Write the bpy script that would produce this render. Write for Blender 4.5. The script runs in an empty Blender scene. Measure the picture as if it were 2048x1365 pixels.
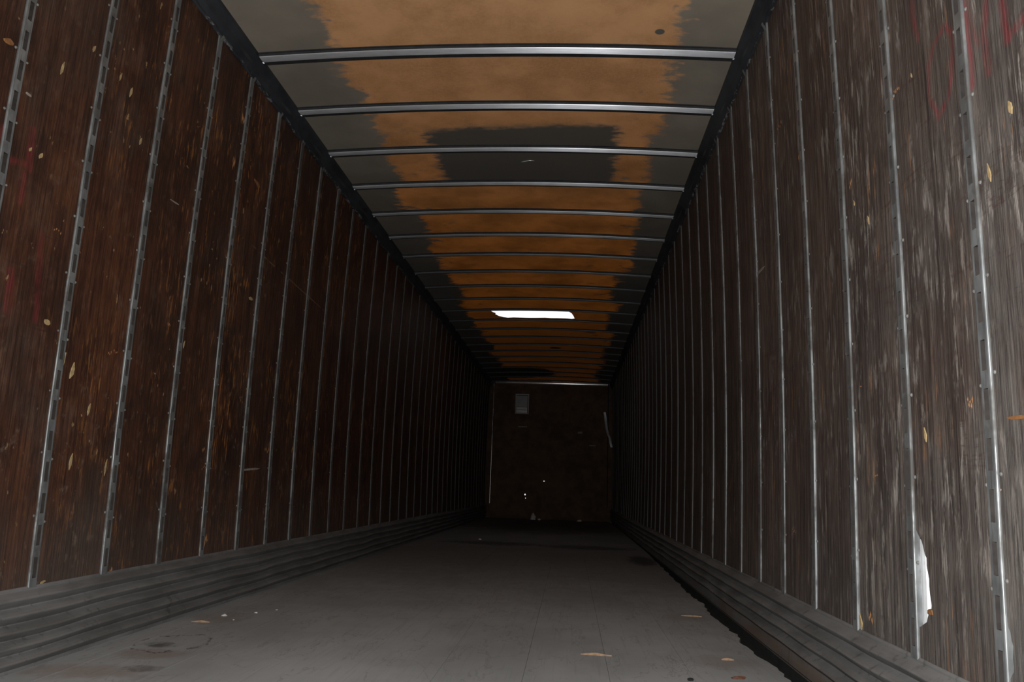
import bpy, bmesh, math, random
from mathutils import Vector, Matrix, noise

C = bpy.context.scene.collection
scene = bpy.context.scene
rnd = random.Random(11)

# ------------------------------------------------------------------ camera
CAM = Vector((1.8147, 0.0, 0.6558))
cam_data = bpy.data.cameras.new('camera')
cam_data.sensor_width = 36.0
cam_data.lens = 36.0 * 1535.6 / 2048
cam_data.clip_start = 0.05
cam = bpy.data.objects.new('camera', cam_data)
C.objects.link(cam)
YAW, PITCH, ROLL = -0.0807, 0.1882, 0.0356
fwd = Vector((math.sin(YAW) * math.cos(PITCH), math.cos(YAW) * math.cos(PITCH), math.sin(PITCH)))
right = Vector((math.cos(YAW), -math.sin(YAW), 0))
up = right.cross(fwd)
r2 = right * math.cos(ROLL) + up * math.sin(ROLL)
u2 = up * math.cos(ROLL) - right * math.sin(ROLL)
rot = Matrix((r2, u2, -fwd)).transposed()
cam.matrix_world = Matrix.Translation(CAM) @ rot.to_4x4()
scene.camera = cam

# ------------------------------------------------------------------ light: overcast daylight outside, flash on the camera
world = bpy.data.worlds.new('overcast_sky')
scene.world = world
world.use_nodes = True
bg = world.node_tree.nodes['Background']
bg.inputs[0].default_value = (0.93, 0.97, 1.0, 1)
bg.inputs[1].default_value = 1.15

fl = bpy.data.lights.new('camera_flash', 'SPOT')
fl.energy = 420
fl.spot_size = math.radians(115)
fl.spot_blend = 0.6
fl.shadow_soft_size = 0.025
fl.color = (1.0, 0.985, 0.96)
flash = bpy.data.objects.new('camera_flash', fl)
C.objects.link(flash)
flash.matrix_world = Matrix.Translation(CAM + u2 * 0.14) @ rot.to_4x4()

vs = scene.view_settings
vs.view_transform = 'Standard'
vs.look = 'None'
vs.exposure = 0.0
vs.gamma = 1.0
vs.use_curve_mapping = False

# ------------------------------------------------------------------ dimensions
W = 2.698            # inner width between the posts
HB = 2.923           # underside of a roof bow at its ends
BOW0, BOWS = 3.759, 0.6154
POST_L0, POST_R0, PITCH_P = 2.1793, 1.724, 0.4064
Y0, Y1 = -0.55, 16.9  # rear opening, front wall
CAMBER = 0.045
RAIL_Z = 2.838
SCUFF = 0.262

def bulge(z):        # old side walls bow outward a little at mid height
    return 0.026 * (math.sin(math.pi * min(max(z, 0), 2.9) / 2.9) - 0.5)
def camber(x):
    t = 2 * x / W - 1
    return CAMBER * (1 - t * t)

# ------------------------------------------------------------------ helpers
def obj(name, verts, faces, mats, parent=None, midx=None, smooth=False):
    me = bpy.data.meshes.new(name)
    me.from_pydata(verts, [], faces)
    for m in (mats if isinstance(mats, (list, tuple)) else [mats]):
        me.materials.append(m)
    if midx:
        for p, i in zip(me.polygons, midx):
            p.material_index = i
    if smooth:
        for p in me.polygons:
            p.use_smooth = True
    me.update()
    o = bpy.data.objects.new(name, me)
    C.objects.link(o)
    if parent:
        o.parent = parent
    return o
def tag(o, label, cat, group=None, kind=None):
    o['label'] = label
    o['category'] = cat
    if group: o['group'] = group
    if kind: o['kind'] = kind
    return o
class MB:
    def __init__(s): s.v, s.f, s.m = [], [], []
    def quad(s, a, b, c, d, m=0):
        n = len(s.v); s.v += [a, b, c, d]; s.f.append((n, n + 1, n + 2, n + 3)); s.m.append(m)
    def box(s, x0, x1, y0, y1, z0, z1, m=0):
        n = len(s.v)
        s.v += [(x, y, z) for x in (x0, x1) for y in (y0, y1) for z in (z0, z1)]
        for q in ((0, 1, 3, 2), (4, 6, 7, 5), (0, 4, 5, 1), (2, 3, 7, 6), (0, 2, 6, 4), (1, 5, 7, 3)):
            s.f.append(tuple(n + i for i in q)); s.m.append(m)
    def prism(s, prof, ys, m=0, fn=None, cap=True):      # open profile swept along y; fn displaces a point
        n = len(s.v); k = len(prof)
        for y in ys:
            for j, (x, z) in enumerate(prof):
                s.v.append(fn(x, y, z, j) if fn else (x, y, z))
        for i in range(len(ys) - 1):
            for j in range(k - 1):
                a = n + i * k + j
                s.f.append((a, a + 1, a + k + 1, a + k)); s.m.append(m)
    def build(s, name, mats, parent=None, smooth=False):
        return obj(name, s.v, s.f, mats, parent, s.m, smooth)

# ------------------------------------------------------------------ materials
class NT:
    def __init__(s, name):
        s.mat = bpy.data.materials.new(name); s.mat.use_nodes = True
        s.t = s.mat.node_tree; s.b = s.t.nodes['Principled BSDF']
        s.pos = s.n('ShaderNodeNewGeometry').outputs['Position']
        sp = s.n('ShaderNodeSeparateXYZ'); s.l(s.pos, sp.inputs[0])
        s.x, s.y, s.z = sp.outputs
    def n(s, t): return s.t.nodes.new(t)
    def l(s, a, b): s.t.links.new(a, b)
    def put(s, sock, v):
        if isinstance(v, (int, float)): sock.default_value = v
        elif isinstance(v, tuple): sock.default_value = v if len(v) != 3 or sock.type == 'VECTOR' else v + (1,)
        else: s.l(v, sock)
    def m(s, op, a, b=0.0, c=0.0, clamp=False):
        n = s.n('ShaderNodeMath'); n.operation = op; n.use_clamp = clamp
        s.put(n.inputs[0], a); s.put(n.inputs[1], b); s.put(n.inputs[2], c)
        return n.outputs[0]
    def noise(s, sx, sy, sz, detail=4, rough=0.55, off=0.0, dist=0.0):
        c = s.n('ShaderNodeCombineXYZ')
        s.put(c.inputs[0], s.m('MULTIPLY_ADD', s.x, sx, off)); s.put(c.inputs[1], s.m('MULTIPLY_ADD', s.y, sy, off * 1.7)); s.put(c.inputs[2], s.m('MULTIPLY', s.z, sz))
        n = s.n('ShaderNodeTexNoise'); n.inputs['Scale'].default_value = 1
        n.inputs['Detail'].default_value = detail; n.inputs['Roughness'].default_value = rough; n.inputs['Distortion'].default_value = dist
        s.l(c.outputs[0], n.inputs['Vector'])
        return n.outputs[0]
    def step(s, v, lo, hi):     # smooth 0..1 between lo and hi (either order)
        n = s.n('ShaderNodeMapRange'); n.interpolation_type = 'SMOOTHSTEP'
        a, b = (lo, hi) if lo < hi else (hi, lo)
        s.put(n.inputs[0], v); n.inputs[1].default_value = a; n.inputs[2].default_value = b
        n.inputs[3].default_value, n.inputs[4].default_value = (0, 1) if lo < hi else (1, 0)
        return n.outputs[0]
    def mix(s, f, a, b):
        n = s.n('ShaderNodeMix'); n.data_type = 'RGBA'
        s.put(n.inputs[0], f); s.put(n.inputs[6], a); s.put(n.inputs[7], b)
        return n.outputs[2]
    def mul(s, *a):
        r = a[0]
        for b in a[1:]: r = s.m('MULTIPLY', r, b)
        return r
    def ell(s, u, v, cu, cv, ru, rv):   # squared elliptical distance
        a = s.m('MULTIPLY', s.m('SUBTRACT', u, cu), 1 / ru); b = s.m('MULTIPLY', s.m('SUBTRACT', v, cv), 1 / rv)
        return s.m('ADD', s.m('MULTIPLY', a, a), s.m('MULTIPLY', b, b))
    def seg(s, u, v, p, q):             # distance to a segment in the u,v plane
        du, dv = q[0] - p[0], q[1] - p[1]; L2 = du * du + dv * dv
        pu = s.m('SUBTRACT', u, p[0]); pv = s.m('SUBTRACT', v, p[1])
        t = s.m('MULTIPLY', s.m('ADD', s.m('MULTIPLY', pu, du), s.m('MULTIPLY', pv, dv)), 1 / L2, clamp=True)
        eu = s.m('SUBTRACT', pu, s.m('MULTIPLY', t, du)); ev = s.m('SUBTRACT', pv, s.m('MULTIPLY', t, dv))
        return s.m('SQRT', s.m('ADD', s.m('MULTIPLY', eu, eu), s.m('MULTIPLY', ev, ev)))
    def bump(s, h, strength, dist):
        n = s.n('ShaderNodeBump'); n.inputs['Strength'].default_value = strength; n.inputs['Distance'].default_value = dist
        s.l(h, n.inputs['Height']); s.l(n.outputs[0], s.b.inputs['Normal'])
    def out(s, col, rough=0.7, metal=0.0, spec=0.3):
        s.put(s.b.inputs['Base Color'], col); s.put(s.b.inputs['Roughness'], rough)
        s.put(s.b.inputs['Metallic'], metal); s.put(s.b.inputs['Specular IOR Level'], spec)
        return s.mat

def paint(N, col, strokes, strength, fade):
    d = None
    for pts, w in strokes:
        for p, q in zip(pts, pts[1:]):
            e = N.m('SUBTRACT', N.seg(N.y, N.z, p, q), w)
            d = e if d is None else N.m('MINIMUM', d, e)
    wob = N.noise(8, 60, 20, 3)
    d = N.m('ADD', d, N.m('MULTIPLY_ADD', wob, 0.02, -0.01))
    k = N.mul(N.step(d, 0.010, -0.012), N.step(fade, 0.28, 0.66), strength)
    return N.mix(k, col, (0.22, 0.022, 0.032))

PAINT_R = [([(1.95, 1.996), (1.944, 1.932), (1.934, 1.873)], 0.012), ([(1.793, 1.817), (1.85, 1.802), (1.887, 1.763), (1.894, 1.674), (1.854, 1.605), (1.806, 1.626), (1.774, 1.682), (1.761, 1.775), (1.793, 1.817)], 0.008), ([(1.692, 1.809), (1.694, 1.701), (1.694, 1.601)], 0.013), ([(1.61, 1.75), (1.626, 1.675), (1.625, 1.597)], 0.013), ([(1.686, 1.77), (1.654, 1.677)], 0.008), ([(1.552, 1.714), (1.544, 1.624)], 0.013), ([(1.543, 1.628), (1.491, 1.629), (1.447, 1.625)], 0.013)]
PAINT_L = [([(2.189, 1.776), (2.137, 1.686)], 0.0132), ([(2.283, 1.781), (2.294, 1.654)], 0.017), ([(2.154, 1.598), (2.184, 1.56)], 0.017), ([(2.175, 1.631), (2.297, 1.664)], 0.0113), ([(2.29, 1.288), (2.301, 1.165)], 0.0189), ([(2.399, 1.453), (2.438, 1.162)], 0.0151), ([(2.277, 1.62), (2.278, 1.533)], 0.0151)]

def plywood_left():
    N = NT('red_brown_plywood')
    blotch = N.noise(1, 2.6, 1.7, 6, 0.66)
    grain = N.noise(3, 85, 4.5, 6, 0.66)
    band = N.noise(1, 15, 1.5, 5, 0.62, 3.7)
    mid = N.noise(2, 7.5, 5.0, 6, 0.70, 17.3)
    fine = N.noise(3, 240, 8, 3, 0.6, 3.1)
    col = N.mix(N.step(blotch, 0.34, 0.64), (0.050, 0.018, 0.010), (0.155, 0.055, 0.025))
    grey = N.mul(N.step(N.noise(1, 1.3, 1.5, 5, 0.65, 7.7), 0.45, 0.62), N.step(N.y, 5.5, 2.5), 0.75)
    col = N.mix(grey, col, (0.115, 0.076, 0.058))
    col = N.mix(N.m('MULTIPLY', N.step(mid, 0.50, 0.34), 0.65), col, (0.030, 0.013, 0.009))
    col = N.mix(N.m('MULTIPLY', N.step(mid, 0.52, 0.68), 0.6), col, (0.23, 0.115, 0.070))
    col = N.mix(N.m('MULTIPLY', N.step(band, 0.56, 0.36), 0.55), col, (0.024, 0.010, 0.007))
    col = N.mix(N.m('MULTIPLY', N.step(grain, 0.60, 0.34), 0.65), col, (0.022, 0.009, 0.006))
    col = N.mix(N.m('MULTIPLY', N.step(fine, 0.52, 0.72), 0.5), col, (0.19, 0.080, 0.036))
    col = N.mix(0.44, col, (0.004, 0.002, 0.0015))
    # fresh orange wood where the face veneer is torn in vertical slivers
    area = N.m('MAXIMUM', N.step(N.noise(1, 4.6, 2.6, 4, 0.6, 1.3), 0.52, 0.62), N.mul(N.step(N.noise(1, 7.0, 4.0, 3, 0.6, 12.3), 0.56, 0.64)))
    tear = N.mul(N.step(N.noise(3, 62, 9, 5, 0.65, 5.2), 0.54, 0.61), area, N.step(N.y, 2.2, 3.4))
    col = N.mix(N.m('MULTIPLY', tear, 0.9), col, N.mix(N.step(fine, 0.35, 0.65), (0.13, 0.048, 0.014), (0.36, 0.150, 0.042)))
    # grey scuffs and knocks, most of them low on the wall
    low = N.step(N.m('ADD', N.z, N.m('MULTIPLY', blotch, 0.8)), 1.9, 0.7)
    scuff = N.mul(N.step(N.noise(2, 17, 13, 6, 0.72, 9.0), 0.55, 0.68), N.step(N.noise(1, 3.0, 3.0, 4, 0.6, 4.4), 0.42, 0.58), N.m('MULTIPLY_ADD', low, 0.75, 0.25))
    col = N.mix(N.m('MULTIPLY', scuff, 0.75), col, (0.155, 0.112, 0.085))
    hit = N.mul(N.step(N.noise(2, 30, 16, 4, 0.6, 19.0), 0.66, 0.70), N.step(N.noise(1, 2.4, 2.4, 3, 0.6, 14.4), 0.45, 0.55))
    col = N.mix(N.m('MULTIPLY', hit, 0.8), col, (0.30, 0.19, 0.09))
    # dust thrown up from the floor
    dust = N.mul(N.step(N.m('ADD', N.z, N.m('MULTIPLY', blotch, 0.7)), 1.15, 0.45), 0.5)
    col = N.mix(dust, col, (0.082, 0.066, 0.056))
    # pale scrape line left by freight, at about 1.95 m
    line = N.step(N.m('ABSOLUTE', N.m('SUBTRACT', N.m('ADD', N.z, N.m('MULTIPLY', N.y, 0.055)), N.m('MULTIPLY_ADD', blotch, 0.02, 2.168))), 0.005, 0.002)
    line = N.mul(line, N.step(N.y, 4.0, 4.2), N.step(N.y, 5.6, 5.2), N.step(N.noise(1, 9, 9, 2, 0.5, 2.0), 0.38, 0.50))
    col = N.mix(N.m('MULTIPLY', line, 0.55), col, (0.26, 0.17, 0.10))
    ds = N.mul(N.step(N.noise(1, 2.2, 75, 3, 0.6, 6.0), 0.66, 0.70), N.step(N.noise(1, 2.0, 2.0, 2, 0.5, 8.0), 0.52, 0.62))
    col = N.mix(N.m('MULTIPLY', ds, 0.6), col, (0.025, 0.012, 0.010))
    col = paint(N, col, PAINT_L, 0.42, N.noise(1, 30, 9, 5, 0.65, 2.2))
    wn = N.n('ShaderNodeTexWhiteNoise'); wn.noise_dimensions = '1D'; N.put(wn.inputs['W'], N.m('FLOOR', N.m('DIVIDE', N.m('SUBTRACT', N.y, POST_L0), PITCH_P)))
    col = N.mix(N.m('MULTIPLY', wn.outputs[0], 0.30), col, (0.030, 0.016, 0.011))
    N.bump(N.m('ADD', N.noise(2, 34, 1.6, 4, 0.6, 2.9), N.m('MULTIPLY', grain, 0.5)), 0.7, 0.008)
    return N.out(col, 0.58, 0, 0.30)

def plywood_right():
    N = NT('weathered_grey_plywood')
    blotch = N.noise(1, 2.4, 1.5, 6, 0.66, 3.3)
    grain = N.noise(3, 70, 3.0, 6, 0.68, 1.1)
    band = N.noise(1, 14, 1.0, 5, 0.62, 8.7)
    mid = N.noise(2, 9.0, 4.5, 6, 0.70, 27.3)
    fine = N.noise(3, 190, 5, 3, 0.6, 6.1)
    grey = N.mix(N.step(blotch, 0.36, 0.64), (0.092, 0.079, 0.072), (0.150, 0.138, 0.128))
    brown = N.mix(N.step(blotch, 0.36, 0.64), (0.098, 0.058, 0.044), (0.165, 0.108, 0.082))
    red = N.step(N.noise(1, 2.0, 1.3, 4, 0.55, 8.8), 0.47, 0.62)
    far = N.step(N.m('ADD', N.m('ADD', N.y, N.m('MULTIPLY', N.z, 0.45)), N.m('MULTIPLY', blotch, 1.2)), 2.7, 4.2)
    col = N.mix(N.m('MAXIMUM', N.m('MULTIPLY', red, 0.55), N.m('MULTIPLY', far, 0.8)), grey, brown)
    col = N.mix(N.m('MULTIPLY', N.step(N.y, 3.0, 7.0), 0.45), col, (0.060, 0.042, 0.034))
    col = N.mix(N.m('MULTIPLY', N.step(mid, 0.50, 0.34), 0.6), col, (0.048, 0.036, 0.031))
    col = N.mix(N.m('MULTIPLY', N.step(mid, 0.52, 0.68), 0.6), col, (0.20, 0.165, 0.145))
    col = N.mix(N.m('MULTIPLY', N.step(band, 0.57, 0.36), 0.55), col, (0.046, 0.036, 0.032))
    col = N.mix(N.m('MULTIPLY', N.step(grain, 0.58, 0.34), 0.6), col, (0.036, 0.027, 0.024))
    crack = N.mul(N.step(N.m('ABSOLUTE', N.m('SUBTRACT', N.noise(2, 24, 0.55, 4, 0.6, 21.0), 0.5)), 0.016, 0.004), N.step(N.y, 4.2, 2.8))
    col = N.mix(N.m('MULTIPLY', crack, 0.55), col, (0.030, 0.024, 0.022))
    col = N.mix(N.m('MULTIPLY', N.step(fine, 0.52, 0.72), 0.5), col, (0.20, 0.165, 0.145))
    col = N.mix(0.26, col, (0.006, 0.005, 0.0045))
    pale = N.mul(N.step(N.noise(3, 36, 6.5, 5, 0.68, 5.9), 0.52, 0.63), N.step(N.noise(1, 4.0, 2.0, 4, 0.6, 2.3), 0.42, 0.58), N.step(N.y, 4.6, 2.4))
    col = N.mix(N.m('MULTIPLY', pale, 0.8), col, (0.245, 0.22, 0.20))
    scar = N.mul(N.step(N.noise(2, 15, 9, 6, 0.72, 29.0), 0.56, 0.68), N.step(N.noise(1, 3.0, 2.6, 4, 0.6, 24.4), 0.46, 0.60), N.step(N.z, 1.9, 0.9))
    col = N.mix(N.m('MULTIPLY', scar, 0.6), col, (0.23, 0.20, 0.18))
    tear = N.mul(N.step(N.noise(3, 55, 6, 5, 0.65, 7.2), 0.57, 0.66), N.step(N.noise(1, 4.4, 2.2, 4, 0.6, 9.3), 0.52, 0.62))
    col = N.mix(N.m('MULTIPLY', tear, 0.75), col, (0.25, 0.125, 0.060))
    ds = N.mul(N.step(N.m('ABSOLUTE', N.m('SUBTRACT', N.noise(1, 1.0, 9, 5, 0.65, 6.6), 0.5)), 0.020, 0.004), N.step(N.noise(1, 2.2, 2.4, 3, 0.6, 1.0), 0.47, 0.60), N.step(N.noise(1, 60, 60, 3, 0.6, 1.0), 0.40, 0.60))
    col = N.mix(N.m('MULTIPLY', ds, 0.6), col, (0.050, 0.028, 0.024))
    dust = N.mul(N.step(N.m('ADD', N.z, N.m('MULTIPLY', blotch, 0.6)), 0.95, 0.40), 0.45)
    col = N.mix(dust, col, (0.088, 0.081, 0.075))
    # long open split in the face veneer of the second panel
    sx = N.m('ADD', N.m('MULTIPLY', N.m('SINE', N.m('MULTIPLY', N.z, 3.1)), 0.010), N.m('MULTIPLY', N.noise(1, 1, 9, 3, 0.6, 0.4), 0.03))
    split = N.mul(N.step(N.m('ABSOLUTE', N.m('SUBTRACT', N.y, N.m('ADD', sx, 1.905))), 0.010, 0.002), N.step(N.z, 0.95, 1.15), N.step(N.z, 1.86, 1.80))
    col = N.mix(N.m('MULTIPLY', split, 0.75), col, (0.030, 0.024, 0.022))
    col = paint(N, col, PAINT_R, 0.62, N.noise(1, 45, 7, 5, 0.68, 2.6))
    wn = N.n('ShaderNodeTexWhiteNoise'); wn.noise_dimensions = '1D'; N.put(wn.inputs['W'], N.m('FLOOR', N.m('DIVIDE', N.m('SUBTRACT', N.y, POST_R0), PITCH_P)))
    col = N.mix(N.m('MULTIPLY', wn.outputs[0], 0.30), col, (0.030, 0.016, 0.011))
    N.bump(N.m('ADD', N.noise(2, 30, 1.3, 4, 0.6, 2.4), N.m('MULTIPLY', grain, 0.6)), 0.75, 0.009)
    return N.out(col, 0.64, 0, 0.25)

def simple(name, col, rough=0.6, metal=0.0, spec=0.3, var=0.25, sc=14, bump=0.0, dark=None):
    N = NT(name)
    v = N.noise(sc, sc, sc, 5, 0.6)
    d = dark or tuple(c * (1 - var * 1.6) for c in col)
    c = N.mix(N.step(v, 0.30, 0.70), d, col)
    if bump: N.bump(N.noise(sc * 3, sc * 3, sc * 3, 4, 0.6, 2.0), bump, 0.003)
    return N.out(c, rough, metal, spec)

def rolled(name, col, rough, metal, spec=0.5, far_fade=0.0):     # rolled along x: highlights smear across the strip
    N = NT(name)
    v = N.noise(9, 40, 9, 4, 0.6); sp = N.noise(60, 120, 5, 3, 0.6, 4.0)
    c = N.mix(N.step(v, 0.30, 0.70), tuple(x * 0.82 for x in col), col)
    c = N.mix(N.m('MULTIPLY', N.step(sp, 0.70, 0.76), 0.6), c, (0.10, 0.09, 0.08))
    if far_fade:           # flash fall-off painted into the colour of the forward bows
        d = N.m('MULTIPLY', N.step(N.m('ADD', N.y, N.m('MULTIPLY', N.noise(2.0, 1.1, 1, 4, 0.6, 9.0), 3.0)), 5.0, 10.5), far_fade)
        c = N.mix(d, c, (0.07, 0.068, 0.066)); metal = N.m('MULTIPLY', N.m('SUBTRACT', 1.0, d), metal)
    tg = N.n('ShaderNodeCombineXYZ'); tg.inputs[1].default_value = 1.0
    N.l(tg.outputs[0], N.b.inputs['Tangent']); N.b.inputs['Anisotropic'].default_value = 0.97
    return N.out(c, rough, metal, spec)

def galvanised(name, col, rough, metal, dirt_and_fade=0.0):
    N = NT(name)
    v = N.noise(20, 20, 9, 4, 0.6); st = N.noise(30, 150, 5, 4, 0.65, 2.2)
    c = N.mix(N.step(v, 0.32, 0.68), tuple(x * 0.55 for x in col), col)
    c = N.mix(N.m('MULTIPLY', N.step(st, 0.56, 0.68), 0.5), c, (0.10, 0.075, 0.055))
    if not dirt_and_fade:
        return N.out(c, N.m('MULTIPLY_ADD', v, 0.25, rough - 0.12), metal, 0.5)
    # patchy dirt everywhere, plus flash fall-off painted onto the forward posts
    d = N.m('MAXIMUM', N.step(N.noise(4, 3.1, 3.4, 5, 0.62, 13.0), 0.46, 0.62), N.m('MULTIPLY', N.step(N.m('ADD', N.y, N.m('MULTIPLY', N.noise(4, 2.5, 1.1, 3, 0.6, 3.0), 3.0)), 3.6, 8.5), 0.92))
    d = N.m('MULTIPLY', d, dirt_and_fade)
    c = N.mix(d, c, (0.050, 0.046, 0.043))
    return N.out(c, N.m('ADD', N.m('MULTIPLY_ADD', v, 0.22, rough - 0.10), N.m('MULTIPLY', d, 0.35)), N.m('MULTIPLY', N.m('SUBTRACT', 1.0, d), metal), 0.35)

def roof_mat():
    N = NT('stained_roof_sheet')
    edge = N.noise(2.4, 2.4, 0.1, 5, 0.6); rag = N.noise(7, 17, 1, 5, 0.65, 2.0)
    bay = N.m('FLOOR', N.m('DIVIDE', N.m('SUBTRACT', N.y, BOW0), BOWS))
    def jit(k):
        w = N.n('ShaderNodeTexWhiteNoise'); w.noise_dimensions = '1D'; N.put(w.inputs['W'], N.m('ADD', bay, k)); return w.outputs[0]
    soft = N.m('ADD', N.m('MULTIPLY_ADD', edge, 0.34, -0.17), N.m('MULTIPLY_ADD', rag, 0.30, -0.15))
    el = N.m('SUBTRACT', N.x, N.m('ADD', N.m('MULTIPLY_ADD', jit(0.37), 0.16, 0.34), soft))
    er = N.m('SUBTRACT', N.m('MULTIPLY_ADD', jit(5.61), 0.14, 2.27), N.m('ADD', N.x, N.m('MULTIPLY_ADD', soft, -1.0, 0.0)))
    brown = N.m('MULTIPLY', N.step(el, -0.035, 0.045), N.step(er, -0.035, 0.045))
    # dark repair patch across two bays, bounded by the fourth bow
    px = N.m('SUBTRACT', N.m('ABSOLUTE', N.m('SUBTRACT', N.x, 1.44)), N.m('MULTIPLY_ADD', rag, 0.30, 0.50))
    py = N.m('SUBTRACT', N.m('MULTIPLY_ADD', edge, 0.25, 4.55), N.m('ADD', N.y, N.m('MULTIPLY', N.x, 0.05)))
    py = N.m('ADD', py, N.m('MULTIPLY', rag, 0.15))
    pf = N.m('SUBTRACT', N.y, 5.60)
    patch = N.mul(N.step(px, 0.05, -0.05), N.step(py, 0.05, -0.05), N.step(pf, 0.0, -0.03))
    for cu, cv, ru, rv in ((2.225, 3.60, 0.026, 0.026), (1.53, 12.75, 0.10, 0.08), (0.7, 15.6, 0.8, 0.8)):
        k = N.m('ADD', N.ell(N.x, N.y, cu, cv, ru, rv), N.m('MULTIPLY_ADD', rag, 1.6 if ru > 0.05 else 0.5, -0.8 if ru > 0.05 else -0.25))
        patch = N.m('MAXIMUM', patch, N.step(k, 1.25, 0.65))
    blot = N.mul(N.step(N.noise(3.6, 4.2, 1, 5, 0.66, 41.0), 0.58, 0.66), N.step(N.m('ABSOLUTE', N.m('SUBTRACT', N.x, 1.345)), 0.45, 0.80), 0.8)
    brown = N.mul(brown, N.m('SUBTRACT', 1.0, patch), N.m('SUBTRACT', 1.0, blot))
    mott = N.noise(2.2, 2.2, 1, 6, 0.65, 4.0); fib = N.noise(60, 60, 1, 4, 0.7, 1.0)
    b = N.mix(N.step(mott, 0.32, 0.68), (0.36, 0.20, 0.095), (0.50, 0.315, 0.17))
    b = N.mix(N.m('MULTIPLY', N.step(fib, 0.35, 0.70), 0.35), b, (0.55, 0.35, 0.20))
    far_dark = N.step(N.m('ADD', N.y, N.m('MULTIPLY', mott, 3.0)), 10.0, 14.5)  # sheet painted darker towards the front wall
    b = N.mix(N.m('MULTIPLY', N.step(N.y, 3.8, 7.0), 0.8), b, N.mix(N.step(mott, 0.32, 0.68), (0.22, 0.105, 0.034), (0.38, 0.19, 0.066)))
    b = N.mix(N.m('MULTIPLY', far_dark, 0.75), b, (0.12, 0.055, 0.022))
    g = N.mix(N.step(N.noise(1.3, 1.3, 1, 5, 0.6, 6.0), 0.30, 0.70), (0.19, 0.168, 0.138), (0.275, 0.24, 0.193))
    g = N.mix(N.m('MULTIPLY', patch, 0.85), g, (0.105, 0.094, 0.082))
    dim = N.step(N.y, 4.0, 8.0)  # light fall-off with distance, painted into the grey margins
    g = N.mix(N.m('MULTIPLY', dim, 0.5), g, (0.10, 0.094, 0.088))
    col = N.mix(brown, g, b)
    N.out(col, 0.75, 0, 0.15)
    # the resin-stained middle lets a little daylight through
    tr = N.n('ShaderNodeBsdfTranslucent'); N.put(tr.inputs[0], N.mix(brown, (0.0, 0.0, 0.0), N.mix(N.m('MULTIPLY', far_dark, 0.8), N.mix(N.step(mott, 0.30, 0.70), (0.25, 0.062, 0.004), (0.52, 0.135, 0.010)), (0.10, 0.034, 0.008))))
    ms = N.n('ShaderNodeMixShader'); ms.inputs[0].default_value = 0.10
    N.l(N.b.outputs[0], ms.inputs[1]); N.l(tr.outputs[0], ms.inputs[2])
    N.l(ms.outputs[0], N.t.nodes['Material Output'].inputs[0])
    return N.mat

def floor_mat():
    N = NT('dusty_grey_floor_boards')
    a = N.noise(1.6, 1.1, 1, 6, 0.62); g = N.noise(70, 2.0, 1, 4, 0.6, 3.0); sp = N.noise(24, 20, 1, 4, 0.7, 5.0)
    c = N.mix(N.step(a, 0.30, 0.70), (0.29, 0.297, 0.30), (0.39, 0.397, 0.40))
    c = N.mix(N.m('MULTIPLY', N.step(g, 0.52, 0.70), 0.25), c, (0.21, 0.21, 0.21))
    c = N.mix(N.m('MULTIPLY', N.step(sp, 0.64, 0.74), 0.45), c, (0.16, 0.158, 0.155))
    scr = N.step(N.m('ABSOLUTE', N.m('SUBTRACT', N.noise(5, 1.4, 1, 4, 0.6, 15.0), 0.5)), 0.008, 0.002)
    c = N.mix(N.m('MULTIPLY', scr, 0.25), c, (0.12, 0.12, 0.12))
    warp = N.noise(11, 7, 1, 5, 0.7, 31.0)
    w2 = N.m('ADD', N.m('MULTIPLY_ADD', warp, 3.2, -1.6), N.m('MULTIPLY_ADD', a, 1.6, -0.8))
    # oily dirt and painted light fall-off over the forward half
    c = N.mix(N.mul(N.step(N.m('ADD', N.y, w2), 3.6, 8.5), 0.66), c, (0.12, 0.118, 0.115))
    for cu, cv, ru, rv, k, colr in ((0.27, 2.92, 0.13, 0.09, 0.42, (0.22, 0.14, 0.095)), (0.22, 2.62, 0.20, 0.11, 0.45, (0.22, 0.14, 0.095)), (0.225, 3.08, 0.075, 0.05, 0.8, (0.07, 0.066, 0.062)), (0.36, 2.70, 0.07, 0.045, 0.6, (0.10, 0.095, 0.09)),
                                    (2.52, 7.8, 0.13, 0.55, 0.8, (0.04, 0.038, 0.036)), (0.95, 9.3, 0.6, 0.30, 0.75, (0.05, 0.048, 0.046)), (2.0, 9.2, 0.6, 0.30, 0.75, (0.05, 0.048, 0.046)), (1.4, 13.5, 1.3, 2.0, 0.6, (0.08, 0.077, 0.075)), (2.45, 4.4, 0.13, 0.14, 0.28, (0.25, 0.17, 0.12)), (2.44, 3.30, 0.12, 0.14, 0.28, (0.25, 0.17, 0.12)), (0.17, 3.7, 0.12, 0.16, 0.30, (0.22, 0.14, 0.09))):
        f = N.step(N.m('ADD', N.ell(N.x, N.y, cu, cv, ru, rv), N.m('ADD', w2, N.m('MULTIPLY_ADD', sp, 4.0, -2.0)) if ru < 0.1 else w2), 1.5, -0.3 if ru < 0.1 else 0.1)
        c = N.mix(N.m('MULTIPLY', f, k), c, colr)
    # cracked ring in the board near the left wall
    ring = N.m('ABSOLUTE', N.m('SUBTRACT', N.m('ADD', N.ell(N.x, N.y, 0.25, 3.12, 0.13, 0.17), N.m('MULTIPLY_ADD', warp, 2.6, -1.3)), 1.0))
    c = N.mix(N.mul(N.step(ring, 0.16, 0.03), N.step(sp, 0.44, 0.56), 0.8), c, (0.05, 0.047, 0.045))
    N.bump(N.m('ADD', N.noise(14, 5, 1, 4, 0.6, 8.0), N.m('MULTIPLY', sp, 0.4)), 0.3, 0.003)
    return N.out(c, 0.8, 0, 0.2)

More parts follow.
